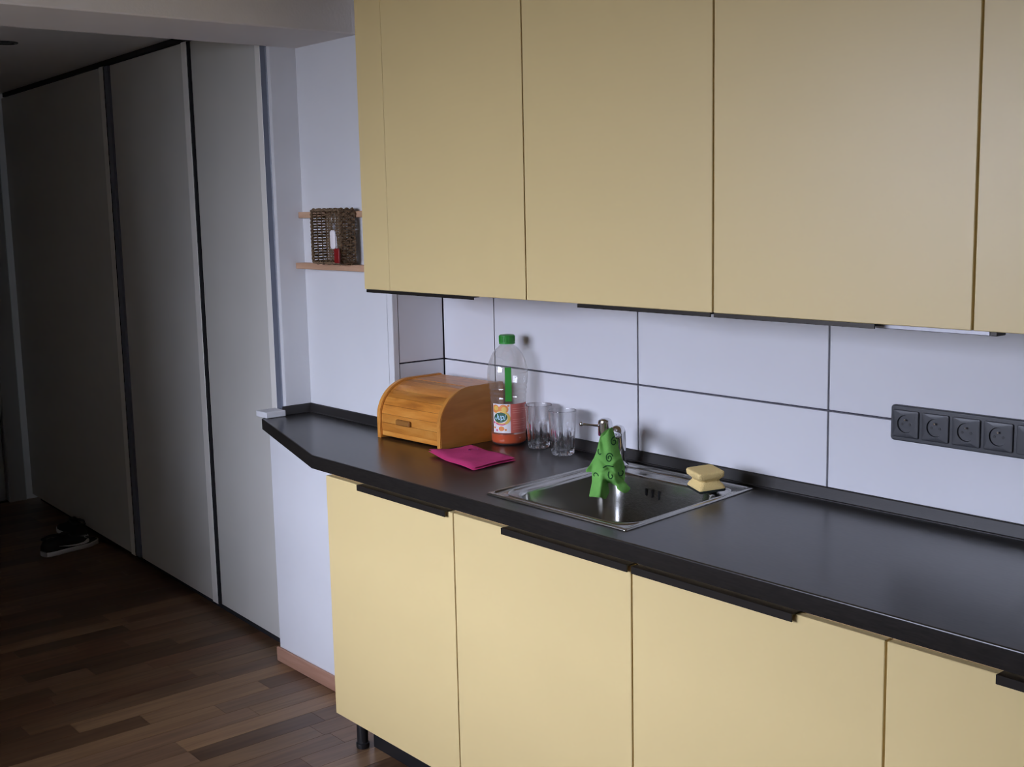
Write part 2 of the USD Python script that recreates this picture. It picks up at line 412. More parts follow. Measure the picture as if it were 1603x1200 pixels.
part(d1, 'door_handle', [cyl((HX0 - 0.02, -0.50, 1.03), (HX0 + 0.03, -0.50, 1.03), 0.009), cyl((HX0 + 0.028, -0.495, 1.03), (HX0 + 0.028, -0.61, 1.03), 0.008)], GREYMETAL)
single('ceiling_hall', box(HX0 - 0.1, -2.20, 2.250, RX0 + 0.02, 0.3, 2.36), CEIL, 'low dark ceiling of the hallway', 'ceiling', False, 'structure')
single('ceiling', box(RX0 - 0.05, RY - 0.2, 2.55, RX1 + 0.2, 0.3, 2.66), CEIL, 'white kitchen ceiling', 'ceiling', False, 'structure')
single('wall_right', box(RX1, RY - 0.2, 0, RX1 + 0.12, 0.2, 2.6), ROOM, 'white wall at the right end of the kitchen', 'wall', False, 'structure')
WX0, WX1, WZ0, WZ1 = -0.98, 0.66, 0.92, 2.10
single('wall_front', [box(RX0 - 0.1, RY - 0.2, 0, WX0, RY, 2.6), box(WX1, RY - 0.2, 0, RX1 + 0.1, RY, 2.6), box(WX0, RY - 0.2, 0, WX1, RY, WZ0), box(WX0, RY - 0.2, WZ1, WX1, RY, 2.6)], ROOM, 'white wall with the window opposite the kitchen units', 'wall', False, 'structure')
w1 = thing('window_1', 'two-pane white window opposite the kitchen units', 'window', ((WX0 + WX1) / 2, RY - 0.1, WZ0), kind='structure')
f = 0.05
xm = (WX0 + WX1) / 2
part(w1, 'window_frame', [bbox(WX0, RY - 0.13, WZ0, WX1, RY - 0.07, WZ0 + f), bbox(WX0, RY - 0.13, WZ1 - f, WX1, RY - 0.07, WZ1), bbox(WX0, RY - 0.13, WZ0 + f, WX0 + f, RY - 0.07, WZ1 - f), bbox(WX1 - f, RY - 0.13, WZ0 + f, WX1, RY - 0.07, WZ1 - f), bbox(xm - f / 2, RY - 0.13, WZ0 + f, xm + f / 2, RY - 0.07, WZ1 - f)], WHITE)
for a, b in ((WX0 + f, xm - f / 2), (xm + f / 2, WX1 - f)):
    part(w1, 'pane', box(a, RY - 0.103, WZ0 + f, b, RY - 0.099, WZ1 - f), PANE, False)

# ================================================================== HALLWAY WARDROBE
WY = -0.290
sw = thing('sliding_wardrobe', 'tall grey sliding-door wardrobe filling the hallway wall', 'wardrobe', (-1.424, WY, 0), -2.6)
SEAL = BLACKGAP
for (a, b, y, edge, seal, strip) in ((-4.62, -2.990, WY - 0.006, 0.052, 0.004, 0.052), (-2.930, -2.087, WY, 0.050, 0.011, 0.0), (-2.072, -1.482, WY + 0.006, 0.040, 0.011, 0.0)):
    d = part(sw, 'sliding_door', bbox(a, y, 0.038, b - edge, y + 0.018, 2.222, 0.001), WARD, 30)
    part(d, 'edge_profile', bbox(b - edge, y - 0.005, 0.036, b, y + 0.018, 2.224, 0.002), ALU, 30, 'pale aluminium edge profile')
    part(d, 'seal', bbox(b + 0.0002, y - 0.004, 0.038, b + seal, y + 0.018, 2.222, 0.001), SEAL, 30, 'black seal along the door edge')
    if strip:
        part(sw, 'back_stile', bbox(b + seal + 0.0004, y - 0.002, 0.04, b + strip, y + 0.018, 2.222, 0.001), STEELBLUE, 30, 'blue-grey stile showing between the doors')
part(sw, 'end_profile', [bbox(-1.4690, WY - 0.006, 0.04, -1.4245, WY + 0.022, 2.225, 0.003)], STEELBLUE, 30, 'blue-grey metal end profile')
part(sw, 'carcass', [box(-4.60, WY + 0.045, 0.0, -1.50, WY + 0.09, 2.23)], BLACKGAP, False)
part(sw, 'top_track', [box(-4.60, WY - 0.004, 2.2265, -1.43, WY + 0.06, 2.2480)], BLACKGAP, False)
part(sw, 'plinth', [box(-4.60, WY + 0.030, 0.0005, -1.43, WY + 0.044, 0.038)], BLACKGAP, False)
sp = thing('recessed_spotlight', 'small unlit spotlight recessed in the hallway ceiling', 'ceiling lamp', (-2.64, -0.745, 2.250))
part(sp, 'trim_ring', lathe([(0.034, -0.001), (0.034, -0.006), (0.046, -0.004), (0.048, -0.0005), (0.034, -0.0005)], 32), LAMPDARK, 40, local=True)
part(sp, 'bulb', lathe([(0, -0.0045), (0.02, -0.0040), (0.0325, -0.001), (0.0325, -0.0005), (0, -0.0005)], 24), LAMPDARK, 40, local=True)

# ================================================================== BASE CABINETS
YB = -0.5787
BX = [-0.6797, -0.0753, 0.5433, 1.1516, 1.7630, 2.3700]
BL = ['cream base cabinet at the left end of the row, below the pink cloth', 'cream base cabinet directly under the sink',
      'cream base cabinet just right of the one under the sink', 'cream base cabinet farthest right in the photo, only partly in view', 'cream base cabinet beyond the right edge of the photo']
HX = [(-0.497, -0.094), (0.127, 0.5415), (0.5545, 0.963), (1.357, 1.745), (1.79, 2.19)]
DZ0, DZ1 = 0.1226, 0.8365
def lhandle(x0, x1, ytop, zt, down, lip, under):
    """edge pull: a plate on the door's edge and a lip in front of it"""
    prof = Polygon([(ytop + 0.020, zt), (ytop - lip, zt), (ytop - lip, zt - down), (ytop - lip + 0.003, zt - down), (ytop - lip + 0.003, zt - 0.003), (ytop + 0.020, zt - 0.003)])
    return extrude_along(prof, 'x', x0, x1)
for i in range(5):
    a, b = BX[i], BX[i + 1]
    c = thing('base_cabinet', BL[i], 'kitchen cabinet', ((a + b) / 2, -0.30, 0))
    part(c, 'carcass', [box(a + 0.001, YB + 0.020, DZ0, a + 0.017, -0.012, WT - 0.0385), box(b - 0.017, YB + 0.020, DZ0, b - 0.001, -0.012, WT - 0.0385),
                        box(a + 0.017, YB + 0.022, DZ0, b - 0.017, -0.012, DZ0 + 0.016), box(a + 0.017, YB + 0.022, WT - 0.10, b - 0.017, YB + 0.04, WT - 0.0385), box(a + 0.017, -0.020, DZ0 + 0.016, b - 0.017, -0.012, WT - 0.04)], CREAMED, False)
    d = part(c, 'door', bbox(a + 0.0022, YB, DZ0, b - 0.0022, YB + 0.018, DZ1 - 0.0005, 0.0012), CREAM)
    part(d, 'door_handle', lhandle(HX[i][0], HX[i][1], YB, DZ1 + 0.0030, 0.0155, 0.0120, 0), HANDLE, False, 'dark bronze edge pull')
    for lx in (a + 0.024, b - 0.06):
        for ly in (-0.505, -0.08):
            part(c, 'leg', lathe([(0, 0.0004), (0.018, 0.0004), (0.020, 0.004), (0.020, 0.016), (0.0165, 0.018), (0.0165, DZ0), (0, DZ0)], 20, (lx, ly, 0)), BLACK)
single('plinth_board', bbox(-0.632, -0.482, 0.002, 2.37, -0.466, DZ0 - 0.004, 0.001), BLACK, 'black plinth board recessed beneath the cream base cabinets', 'plinth', 30)

# ================================================================== WORKTOP
SHX = math.tan(math.radians(6.2))             # the sink sits slightly askew
SX0, SX1, SY0, SY1 = 0.0085, 0.487, -0.5385, -0.0430
def askew(xy):
    xy = np.array(xy, float)
    xy[..., 0] -= SHX * (xy[..., 1] - SY0)
    return xy
BWX0, BWX1, BWY0, BWY1 = 0.058, 0.462, -0.502, -0.128
wt = thing('worktop', 'long dark brown worktop with a chamfered left end', 'worktop', (0.5, -0.30, WT - 0.038))
top = Polygon([(-1.3985, -0.392), (-0.7205, -0.5986), (2.37, -0.5986), (2.37, -0.001), (TC + 0.001, -0.001), (TC + 0.001, YA - 0.002), (-1.3985, YA - 0.002)])
hole = Polygon(askew(rrect(BWX0 - 0.012, BWY0 - 0.012, BWX1 + 0.010, BWY1 + 0.012, 0.08, 8)))
def bevel_slab(poly, z0, z1, b):
    o = np.array(poly.exterior.coords)[:-1]
    def inset(P, d):
        n = len(P); out = []
        for i in range(n):
            a, c, e = P[i - 1], P[i], P[(i + 1) % n]
            u, v = (c - a) / np.linalg.norm(c - a), (e - c) / np.linalg.norm(e - c)
            nu, nv = np.array([-u[1], u[0]]), np.array([-v[1], v[0]])
            m = nu + nv; m /= 1 + nu @ nv
            out.append(c + d * m)
        return np.array(out)
    if Polygon(o).exterior.is_ccw is False: o = o[::-1]
    rings = [np.c_[o, np.full(len(o), z0)], np.c_[o, np.full(len(o), z1 - b)], np.c_[inset(o, 0.35 * b), np.full(len(o), z1 - 0.3 * b)], np.c_[inset(o, b), np.full(len(o), z1)]]
    side = loft(rings, True, False, False)
    tp = Polygon(inset(o, b), [list(r.coords) for r in poly.interiors])
    v, f_ = trimesh.creation.triangulate_polygon(tp, engine='earcut')
    cap = trimesh.Trimesh(np.c_[v, np.full(len(v), z1)], f_, process=False)
    if cap.face_normals[0, 2] < 0: cap.invert()
    bt = Polygon(o, [list(r.coords) for r in poly.interiors])
    v, f_ = trimesh.creation.triangulate_polygon(bt, engine='earcut')
    bot = trimesh.Trimesh(np.c_[v, np.full(len(v), z0)], f_, process=False)
    if bot.face_normals[0, 2] > 0: bot.invert()
    ms = [side, cap, bot]
    for r in poly.interiors:
        h = np.array(r.coords)[:-1]
        if r.is_ccw: h = h[::-1]
        ms.append(loft([np.c_[h, np.full(len(h), z0)], np.c_[h, np.full(len(h), z1)]], True, False, False))
    return trimesh.util.concatenate(ms)
part(wt, 'slab', bevel_slab(top.difference(hole), WT - 0.038, WT, 0.004), WORKTOP, 35)
def upstand(p, q, h=0.030, t=0.014):
    """triangular edge strip from p to q, wall on the left side of p->q"""
    p, q = np.array(p, float), np.array(q, float)
    u = (q - p) / np.linalg.norm(q - p); n = np.array([u[1], -u[0]])
    prof = [(0, 0), (t + 0.003, 0), (t + 0.003, 0.0025), (t, 0.004), (0.006, h - 0.002), (0.004, h), (0, h)]
    rings = []
    for e in (p, q):
        rings.append([[*(e + n * a), WT + 0.0003 + z] for a, z in prof])
    return fixed(loft(rings))
part(wt, 'upstand', upstand((TC + 0.001, -0.0005), (2.37, -0.0005)), EDGING, 20)
part(wt, 'upstand', upstand((TC + 0.0015, YA), (TC + 0.0015, -0.0005)), EDGING, 20)
part(wt, 'upstand', upstand((-1.399, YA - 0.0008), (TC + 0.001, YA - 0.0008)), EDGING, 20)
part(wt, 'upstand', upstand((-1.3992, -0.312), (-1.3992, YA - 0.0008)), EDGING, 20)

# ================================================================== SINK
sk = thing('sink', 'square stainless steel inset sink in the dark worktop', 'sink', (0.22, -0.30, WT))
N = 12
def sl(x0, y0, x1, y1, r, z):
    return np.c_[askew(rrect(x0, y0, x1, y1, r, N)), np.full(4 * N, WT + z)]
def mixl(a, b, t): return a * (1 - t) + b * t
O = (SX0, SY0, SX1, SY1)
loops = [sl(*O, 0.006, 0.0004), sl(SX0 + 0.0005, SY0 + 0.0005, SX1 - 0.0005, SY1 - 0.0005, 0.006, 0.0030), sl(SX0 + 0.003, SY0 + 0.003, SX1 - 0.003, SY1 - 0.003, 0.006, 0.0046),
         sl(SX0 + 0.010, SY0 + 0.010, SX1 - 0.008, SY1 - 0.010, 0.012, 0.0050), sl(SX0 + 0.0125, SY0 + 0.012, SX1 - 0.0095, SY1 - 0.0125, 0.016, 0.0016),
         sl(SX0 + 0.028, SY0 + 0.020, SX1 - 0.014, SY1 - 0.040, 0.045, 0.0018), sl(SX0 + 0.0305, SY0 + 0.022, SX1 - 0.0155, SY1 - 0.0425, 0.048, 0.0044), sl(SX0 + 0.033, SY0 + 0.0245, SX1 - 0.017, SY1 - 0.045, 0.049, 0.0012),
         sl(BWX0 - 0.006, BWY0 - 0.006, BWX1 + 0.005, BWY1 + 0.006, 0.074, 0.0010), sl(BWX0, BWY0, BWX1, BWY1, 0.070, -0.0015), sl(BWX0 + 0.004, BWY0 + 0.004, BWX1 - 0.004, BWY1 - 0.004, 0.068, -0.008),
         sl(BWX0 + 0.012, BWY0 + 0.012, BWX1 - 0.012, BWY1 - 0.012, 0.066, -0.075), sl(BWX0 + 0.020, BWY0 + 0.020, BWX1 - 0.020, BWY1 - 0.020, 0.062, -0.125),
         sl(BWX0 + 0.032, BWY0 + 0.032, BWX1 - 0.032, BWY1 - 0.032, 0.055, -0.143), sl(BWX0 + 0.055, BWY0 + 0.055, BWX1 - 0.055, BWY1 - 0.055, 0.045, -0.150),
         sl(BWX0 + 0.13, BWY0 + 0.13, BWX1 - 0.13, BWY1 - 0.13, 0.040, -0.153)]
m = loft(loops, True, False, True)
if m.face_normals[:96][:, 2].sum() < 0 and m.face_normals[-1, 2] < 0: m.invert()
if m.face_normals[-1, 2] < 0: m.invert()
part(sk, 'basin', m, STEEL, 50)
dc = askew(np.array([[(BWX0 + BWX1) / 2, (BWY0 + BWY1) / 2]]))[0]
part(sk, 'drain', lathe([(0, -0.1545), (0.012, -0.1545), (0.016, -0.1500), (0.036, -0.1500), (0.042, -0.1520), (0.042, -0.156), (0, -0.156)], 36, (dc[0], dc[1], WT)), CHROME, 40)
slots = []
for k in range(3):
    q = askew(np.array([[0.205 + 0.022 * k, BWY1 - 0.0085]]))[0]
    slots.append(bbox(q[0] - 0.0030, q[1] - 0.0040, WT - 0.046 - 0.002 * k, q[0] + 0.0030, q[1] + 0.002, WT - 0.026, 0.002))
for s in slots:
    part(sk, 'overflow_slot', s, BLACK, 30, 'dark overflow slot')

# ================================================================== FAUCET
NV = np.array([0.70710678, -0.70710678, 0]); AV = np.array([0.70710678, 0.70710678, 0])   # from the tap to the viewer, and to the viewer's right
fb = np.array([0.012, -0.088, WT + 0.0030])
fa = thing('faucet', 'chrome single-lever kitchen tap under the green cloth', 'faucet', fb)
part(fa, 'body', lathe([(0, 0), (0.026, 0), (0.027, 0.004), (0.023, 0.009), (0.0205, 0.02), (0.0200, 0.088), (0.0185, 0.098), (0.014, 0.106), (0.006, 0.1095), (0, 0.110)], 36, fb), CHROME, 40)
S0 = fb + [0, 0, 0.080]; tip = np.array([0.128, -0.248, WT + 0.098])
sp_path = [S0 + (tip - S0) * t + np.array([0, 0, 0.012 * math.sin(math.pi * t)]) for t in np.linspace(0, 1, 14)]
sp_path += [tip + NV * 0.006 + [0, 0, -0.006], tip + NV * 0.008 + [0, 0, -0.022]]
part(fa, 'spout', tube(sp_path, 0.0105, 16), CHROME, 40)
hb = np.array([0.0308, -0.1540, 0.996])
part(fa, 'cartridge_cap', lathe([(0, -0.008), (0.0185, -0.008), (0.0190, 0.0), (0.0190, 0.026), (0.0165, 0.033), (0.010, 0.0365), (0, 0.0372)], 36, hb), CHROME, 40)
lv0 = hb - AV * 0.016 + [0, 0, 0.017]; lv1 = hb - AV * 0.062 + np.array([0, 0, 0.022])
part(fa, 'lever', [tube([lv0 + (lv1 - lv0) * t for t in np.linspace(0, 1, 6)], [0.0036, 0.0033, 0.003, 0.003, 0.0035, 0.0040], 12), trimesh.creation.icosphere(2, 0.0058).apply_translation(lv1)], CHROME, 40)

# ================================================================== GREEN CLOTH over the spout
CF = np.array([0.128, -0.248, 0.0])
outline = [(0.0168, 1.036), (0.0102, 1.032), (-0.0010, 1.018), (-0.0080, 1.012), (-0.0150, 1.0000), (-0.0195, 0.980), (-0.0270, 0.960), (-0.0390, 0.940), (-0.0490, 0.9285), (-0.0470, 0.9255), (-0.0330, 0.9255), (-0.0325, 0.9016),
           (-0.0399, 0.8682), (-0.0126, 0.8713), (0.0002, 0.8616), (0.0078, 0.8708), (0.0038, 0.9016), (0.0283, 0.895), (0.0293, 0.8884), (0.0474, 0.877), (0.0538, 0.877), (0.0607, 0.8851), (0.0444, 0.9038), (0.0476, 0.9103), (0.0468, 0.9388), (0.0354, 0.9737), (0.024, 1.0129)]
OP = Polygon(outline).buffer(0.0012).simplify(0.0004)
def depth(a, z):
    h = np.clip((1.040 - z) / 0.16, 0, 1.1)
    w = 0.012 + 0.050 * h
    t = np.clip((a - 0.006) / w, -1.4, 1.4)
    d = 0.016 + (0.012 + 0.022 * h) * np.exp(-1.6 * t * t)
    d = d + h * h * 0.0085 * np.sin(a * 170 + 1.4 + 9 * z) + h * h * 0.006 * np.sin(a * 95 - z * 60)
    d = d - 0.012 * np.exp(-((a + 0.006 - (1.0 - z) * 0.10) / 0.006) ** 2) * np.clip((1.02 - z) / 0.03, 0, 1) * np.clip((z - 0.965) / 0.03, 0, 1)
    d = d + 0.014 * np.exp(-((z - 0.913) / 0.012) ** 2) * np.exp(-((a - 0.018) / 0.022) ** 2)
    d = d - 0.010 * np.exp(-((a - 0.002 + (z - 0.90) * 0.25) / 0.006) ** 2) * np.clip((0.93 - z) / 0.03, 0, 1)
    leg = np.clip((0.928 - z) / 0.05, 0, 1)
    d = d + leg * (0.022 * np.exp(-((a + 0.014 + (0.93 - z) * 0.15) / 0.013) ** 2) + 0.018 * np.exp(-((a - 0.046) / 0.012) ** 2) - 0.012 * np.exp(-((a - 0.012) / 0.010) ** 2))
    d = d + 0.0045 * np.exp(-((z - 0.945 - 0.5 * (a - 0.01)) / 0.006) ** 2) - 0.004 * np.exp(-((z - 0.955 + 0.9 * (a + 0.01)) / 0.005) ** 2)
    return d
def cloth_pt(a, z, off=0.0):
    d = depth(a, z) + off
    return CF + np.outer(a, AV) + np.outer(d, NV) + np.outer(z, [0, 0, 1])
def drape(poly, step, thick, back):
    from scipy.spatial import Delaunay
    bd = np.array([poly.exterior.interpolate(s).coords[0] for s in np.arange(0, poly.length, step)])
    x0, y0, x1, y1 = poly.bounds
    from shapely import contains_xy
    gx, gy = np.meshgrid(np.arange(x0, x1, step), np.arange(y0, y1, step * 0.866))
    gx = gx + (np.arange(gx.shape[0])[:, None] % 2) * step / 2
    g = np.c_[gx.ravel(), gy.ravel()]
    g = g[contains_xy(poly.buffer(-step * 0.55), g[:, 0], g[:, 1])]
    P = np.vstack([bd, g]); T = Delaunay(P).simplices
    c = P[T].mean(1); T = T[contains_xy(poly, c[:, 0], c[:, 1])]
    ar = np.cross(P[T[:, 1]] - P[T[:, 0]], P[T[:, 2]] - P[T[:, 0]])
    T[ar < 0] = T[ar < 0][:, ::-1]
    front = cloth_pt(P[:, 0], P[:, 1], 0.0) if not back else None
    n, nb = len(P), len(bd)
    rear = cloth_pt(P[:, 0], P[:, 1], -thick)
    V = np.vstack([front, rear])
    F = np.vstack([T, T[:, ::-1] + n, [[j, j + n, (j + 1) % nb] for j in range(nb)], [[(j + 1) % nb, j + n, (j + 1) % nb + n] for j in range(nb)]])
    mm = trimesh.Trimesh(V, F, process=False); mm.fix_normals()
    return mm
gc = thing('cleaning_cloth', 'bright green cloth with dark swirls hung over the kitchen tap', 'cloth', CF + np.array([0, 0, 0.862]))
front = drape(OP, 0.0034, 0.0016, False)
RP = Polygon([(0.013, 1.033), (-0.010, 1.012), (-0.020, 0.975), (-0.025, 0.935), (-0.014, 0.918), (0.012, 0.924), (0.030, 0.916), (0.036, 0.942), (0.029, 0.985)]).buffer(0.002)
back = drape(RP, 0.0042, 0.0016, False)
fv = back.vertices - CF
a_, z_, d_ = fv @ AV, fv[:, 2], fv @ NV
dm = -0.013 - 0.35 * (d_ - 0.016) + 0.036 * np.exp(-((1.036 - z_) / 0.010))
back.vertices = CF + np.outer(a_, AV) + np.outer(dm, NV) + np.outer(z_, [0, 0, 1]); back.fix_normals()
part(gc, 'fabric', [front, back], GREENCLOTH, 60)
def spiral(ca, cz, r, turns, start=0.0, flip=1, sx=0.75):
    t = np.linspace(0, 1, 40)
    ang = start + flip * t * turns * 2 * np.pi
    rr = r * (1 - 0.80 * t)
    return np.c_[ca + sx * rr * np.cos(ang), cz + rr * np.sin(ang)]
def clip_in(P):
    from shapely import contains_xy
    return P[contains_xy(OP.buffer(-0.0012), P[:, 0], P[:, 1])]
curls = [spiral(0.0097, 0.963, 0.0125, 1.6, 0.3), spiral(0.0215, 1.002, 0.012, 1.2, 1.0), np.c_[np.linspace(-0.006, 0.020, 20), 0.9385 + 0.006 * np.sin(np.linspace(0.2, 2.6, 20))],
         spiral(0.014, 0.921, 0.011, 0.8, 2.2), spiral(0.040, 0.925, 0.011, 0.7, 3.0), spiral(-0.012, 0.975, 0.010, 0.5, 2.2), spiral(-0.026, 0.915, 0.012, 0.5, 0.3)]
for c in curls:
    c = clip_in(c)
    if len(c) > 4:
        q = cloth_pt(c[:, 0], c[:, 1], 0.0)
        n_ = len(c)
        part(gc, 'printed_swirl', tube(q, 0.0015 * np.ones(n_), 6), PRINT, 40)

# ================================================================== PINK CLOTH
pk = thing('folded_cloth', 'folded pink cleaning cloth lying on the worktop before the bread box', 'cloth', (-0.34, -0.28, WT))
A, B_, C_, D_ = (np.array(p) for p in ((-0.4812, -0.3563), (-0.4748, -0.2082), (-0.2418, -0.2322), (-0.2223, -0.3973)))
def sheet(z0, th, shrink, seed, dx=(0, 0)):
    n = 26
    u, v = np.meshgrid(np.linspace(0, 1, n), np.linspace(0, 1, n), indexing='ij')
    P = ((1 - u) * (1 - v))[..., None] * A + ((1 - u) * v)[..., None] * B_ + (u * v)[..., None] * C_ + (u * (1 - v))[..., None] * D_
    cen = P.mean((0, 1)); P = cen + (P - cen) * shrink + np.array(dx)
    P = P + (0.004 * np.sin(v * math.pi) * (u < 0.5) * (1 - 2 * u))[..., None] * np.array([1, 0.2])
    lift = 0.007 * np.clip(1 - (u * 2.2 + v * 1.2), 0, 1) ** 1.5 + 0.0016 * (1 + np.sin(u * 9 + seed) * np.sin(v * 7 + seed))
    bulge = th * np.minimum(1, 9 * np.minimum(np.minimum(u, 1 - u), np.minimum(v, 1 - v))) ** 0.5
    top_ = np.dstack([P, WT + z0 + lift + bulge]); bot = np.dstack([P, WT + z0 + lift * 0.98])
    V = np.vstack([top_.reshape(-1, 3), bot.reshape(-1, 3)])
    F = []
    k = n * n
    for i in range(n - 1):
        for j in range(n - 1):
            a, b, c, d = i * n + j, (i + 1) * n + j, (i + 1) * n + j + 1, i * n + j + 1
            F += [[a, b, c], [a, c, d], [a + k, c + k, b + k], [a + k, d + k, c + k]]
    ring = [i * n for i in range(n)] + [(n - 1) * n + j for j in range(1, n)] + [i * n + n - 1 for i in range(n - 2, -1, -1)] + [j for j in range(n - 2, 0, -1)]
    for i in range(len(ring)):
        a, b = ring[i], ring[(i + 1) % len(ring)]
        F += [[a, a + k, b + k], [a, b + k, b]]
    return trimesh.Trimesh(V, np.array(F), process=False)
part(pk, 'lower_layer', sheet(0.0006, 0.0045, 1.0, 1.0), PINKCLOTH, 50)
part(pk, 'upper_layer', sheet(0.0060, 0.0040, 0.985, 1.0, (-0.002, 0.001)), PINKCLOTH, 50)
pc = np.array([-0.395, -0.262])
q = [np.array([pc[0] + 0.014 * math.cos(t), pc[1] + 0.014 * math.sin(t), WT + 0.0132]) for t in np.linspace(1.2, 5.0, 16)]
part(pk, 'printed_swirl', tube(q, 0.0009, 6), PINKPRINT, 40)

# ================================================================== SPONGE
sg0 = np.array([0.367, -0.142, WT + 0.0055])
sg = thing('sponge', 'yellow grip sponge with dark scouring pad on the sink corner', 'sponge', sg0)
def sponge_loop(w, d, r, z):
    L = rrect(-w / 2, -d / 2, w / 2, d / 2, r, 6)
    a = math.radians(-27)
    R_ = np.array([[math.cos(a), -math.sin(a)], [math.sin(a), math.cos(a)]])
    L = L @ R_.T
    return np.c_[L + sg0[:2], np.full(len(L), sg0[2] + z)]
def tilt(m):
    T = trimesh.transformations.rotation_matrix(math.radians(4), (0.9, -0.45, 0), sg0)
    m.apply_transform(T); m.apply_translation((0, 0, 0.0022)); return m
part(sg, 'foam', tilt(fixed(loft([sponge_loop(0.086, 0.066, 0.006, 0.006), sponge_loop(0.087, 0.067, 0.008, 0.009), sponge_loop(0.082, 0.062, 0.010, 0.015), sponge_loop(0.071, 0.051, 0.012, 0.022), sponge_loop(0.070, 0.050, 0.012, 0.026),
                      sponge_loop(0.078, 0.058, 0.012, 0.030), sponge_loop(0.088, 0.068, 0.010, 0.035), sponge_loop(0.089, 0.069, 0.009, 0.044), sponge_loop(0.086, 0.066, 0.008, 0.0475), sponge_loop(0.078, 0.058, 0.008, 0.049)]))), FOAM, 60)
part(sg, 'scouring_pad', tilt(fixed(loft([sponge_loop(0.086, 0.066, 0.006, 0.0), sponge_loop(0.088, 0.068, 0.006, 0.001), sponge_loop(0.088, 0.068, 0.006, 0.0058)]))), SCOUR, 40)

# ================================================================== GLASSES
def tumbler(h, r0, r1, nf=10, seg=120):
    th = np.linspace(0, 2 * np.pi, seg, endpoint=False)
    def ring(r, z, facet):
        ph = (th * nf / (2 * np.pi)) % 1.0 - 0.5
        k = 1 - facet * (0.105 - 0.105 * (np.abs(ph) * 2) ** 2)
        return np.c_[r * k * np.cos(th), r * k * np.sin(th), np.full(seg, z)]
    Rz = lambda z: r0 + (r1 - r0) * (z / h) ** 0.9
    outer = [ring(r0 - 0.004, 0.0, 0.3), ring(r0 - 0.0005, 0.003, 0.8)]
    for z in np.linspace(0.007, h - 0.0012, 26):
        t = z / h
        fac = 1.0 if t < 0.56 else max(0.0, 1 - (t - 0.56) / 0.10)
        outer.append(ring(Rz(z), z, fac))
    rim = [ring(r1 - 0.0006, h, 0), ring(r1 - 0.0018, h, 0), ring(r1 - 0.0026, h - 0.0015, 0)]
    inner = []
    for z in np.linspace(h - 0.004, 0.016, 20):
        inner.append(ring(Rz(z) - (0.0027 + 0.0022 * max(0, 1 - z / (0.6 * h))), z, 0))
    inner += [ring((r0 - 0.005) * s, 0.0125 - 0.001 * (1 - s), 0) for s in (0.9, 0.6, 0.2)]
    return fixed(loft(outer + rim + inner))
g1 = thing('drinking_glass', 'ribbed clear glass tumbler right beside the juice bottle', 'glass', (-0.3365, -0.0660, WT + 0.0004), group=None)
part(g1, 'tumbler', tumbler(0.1265, 0.0315, 0.0400), GLASS, 50, local=True)
copy_of(g1, 'drinking_glass', 'ribbed clear glass tumbler nearer the tap, in front of the other', (-0.2120, -0.0850, WT + 0.0004), 14.0)

# ================================================================== JUICE BOTTLE
bc = np.array([-0.4570, -0.0790, WT + 0.0006])
AZ = math.atan2(CAM[1] - bc[1], CAM[0] - bc[0])
jb = thing('juice_bottle', 'large clear plastic juice bottle with green cap, nearly empty', 'bottle', bc)
prof = [(0.0, 0.004), (0.036, 0.002), (0.046, 0.0), (0.0515, 0.005), (0.0530, 0.014), (0.0530, 0.033), (0.0515, 0.036), (0.0515, 0.124), (0.0535, 0.129), (0.0540, 0.137), (0.0520, 0.143), (0.0555, 0.150), (0.0530, 0.157), (0.0570, 0.165), (0.0550, 0.172), (0.0590, 0.181),
        (0.0605, 0.198), (0.0600, 0.215), (0.0580, 0.228), (0.0545, 0.243), (0.0490, 0.257), (0.0420, 0.270), (0.0330, 0.281), (0.0255, 0.2875), (0.0205, 0.2915), (0.0195, 0.296), (0.0195, 0.300)]
part(jb, 'shell', lathe(prof, 64, bc), PET, 40)
part(jb, 'juice', lathe([(0, 0.0055), (0.034, 0.0045), (0.0445, 0.003), (0.0498, 0.007), (0.0512, 0.015), (0.0512, 0.0318), (0, 0.0318)], 48, bc), JUICE, 40)
cap_p = [(0, 0.3215), (0.0205, 0.3215), (0.0226, 0.3198), (0.0230, 0.316), (0.0230, 0.2990), (0.0238, 0.2985), (0.0238, 0.2955), (0.0200, 0.2950), (0.0200, 0.2985), (0, 0.2990)]
cap = [lathe(cap_p[::-1], 60, bc)]
for k in range(48):
    a = 2 * np.pi * k / 48
    cap.append(box(-0.0006, -0.0006, 0.301, 0.0006, 0.0006, 0.318).apply_translation((bc[0] + 0.0231 * math.cos(a), bc[1] + 0.0231 * math.sin(a), bc[2])))
part(jb, 'cap', cap, GREENCAP, 40)
# green carrying strap lying on the shoulder
sz = np.linspace(0.132, 0.232, 20)
rr = np.interp(sz, [p[1] for p in prof], [p[0] for p in prof])
rr = np.maximum(rr, np.interp(sz, [0.132, 0.18, 0.232], [0.056, 0.0605, 0.0585])) + 0.0006
loops = []
a0 = AZ + 0.02
er, et = np.array([math.cos(a0), math.sin(a0), 0]), np.array([-math.sin(a0), math.cos(a0), 0])
for r, z in zip(rr, sz):
    c = bc + er * r + np.array([0, 0, z])
    loops.append([c - et * 0.0095, c - et * 0.0095 + er * 0.003, c + et * 0.0095 + er * 0.003, c + et * 0.0095])
part(jb, 'carry_strap', fixed(loft(loops)), GREENCAP, 30)
def decal(poly, d0, d1, dens=0.003):
    m = extrude(poly, d0, d1)
    return m.subdivide_to_size(dens * 2.5) if isinstance(m, trimesh.Trimesh) else m
LR = 0.0519
def bent(poly, d0, d1):
    return wrap(decal(poly, d0, d1), bc, LR, AZ)
s0, s1, s2 = -0.052, 0.006, 0.074
lw = part(jb, 'label', bent(sbox(s0, 0.037, s1, 0.123), 0.0, 0.00025), LABELW, 40, 'white front of the paper label')
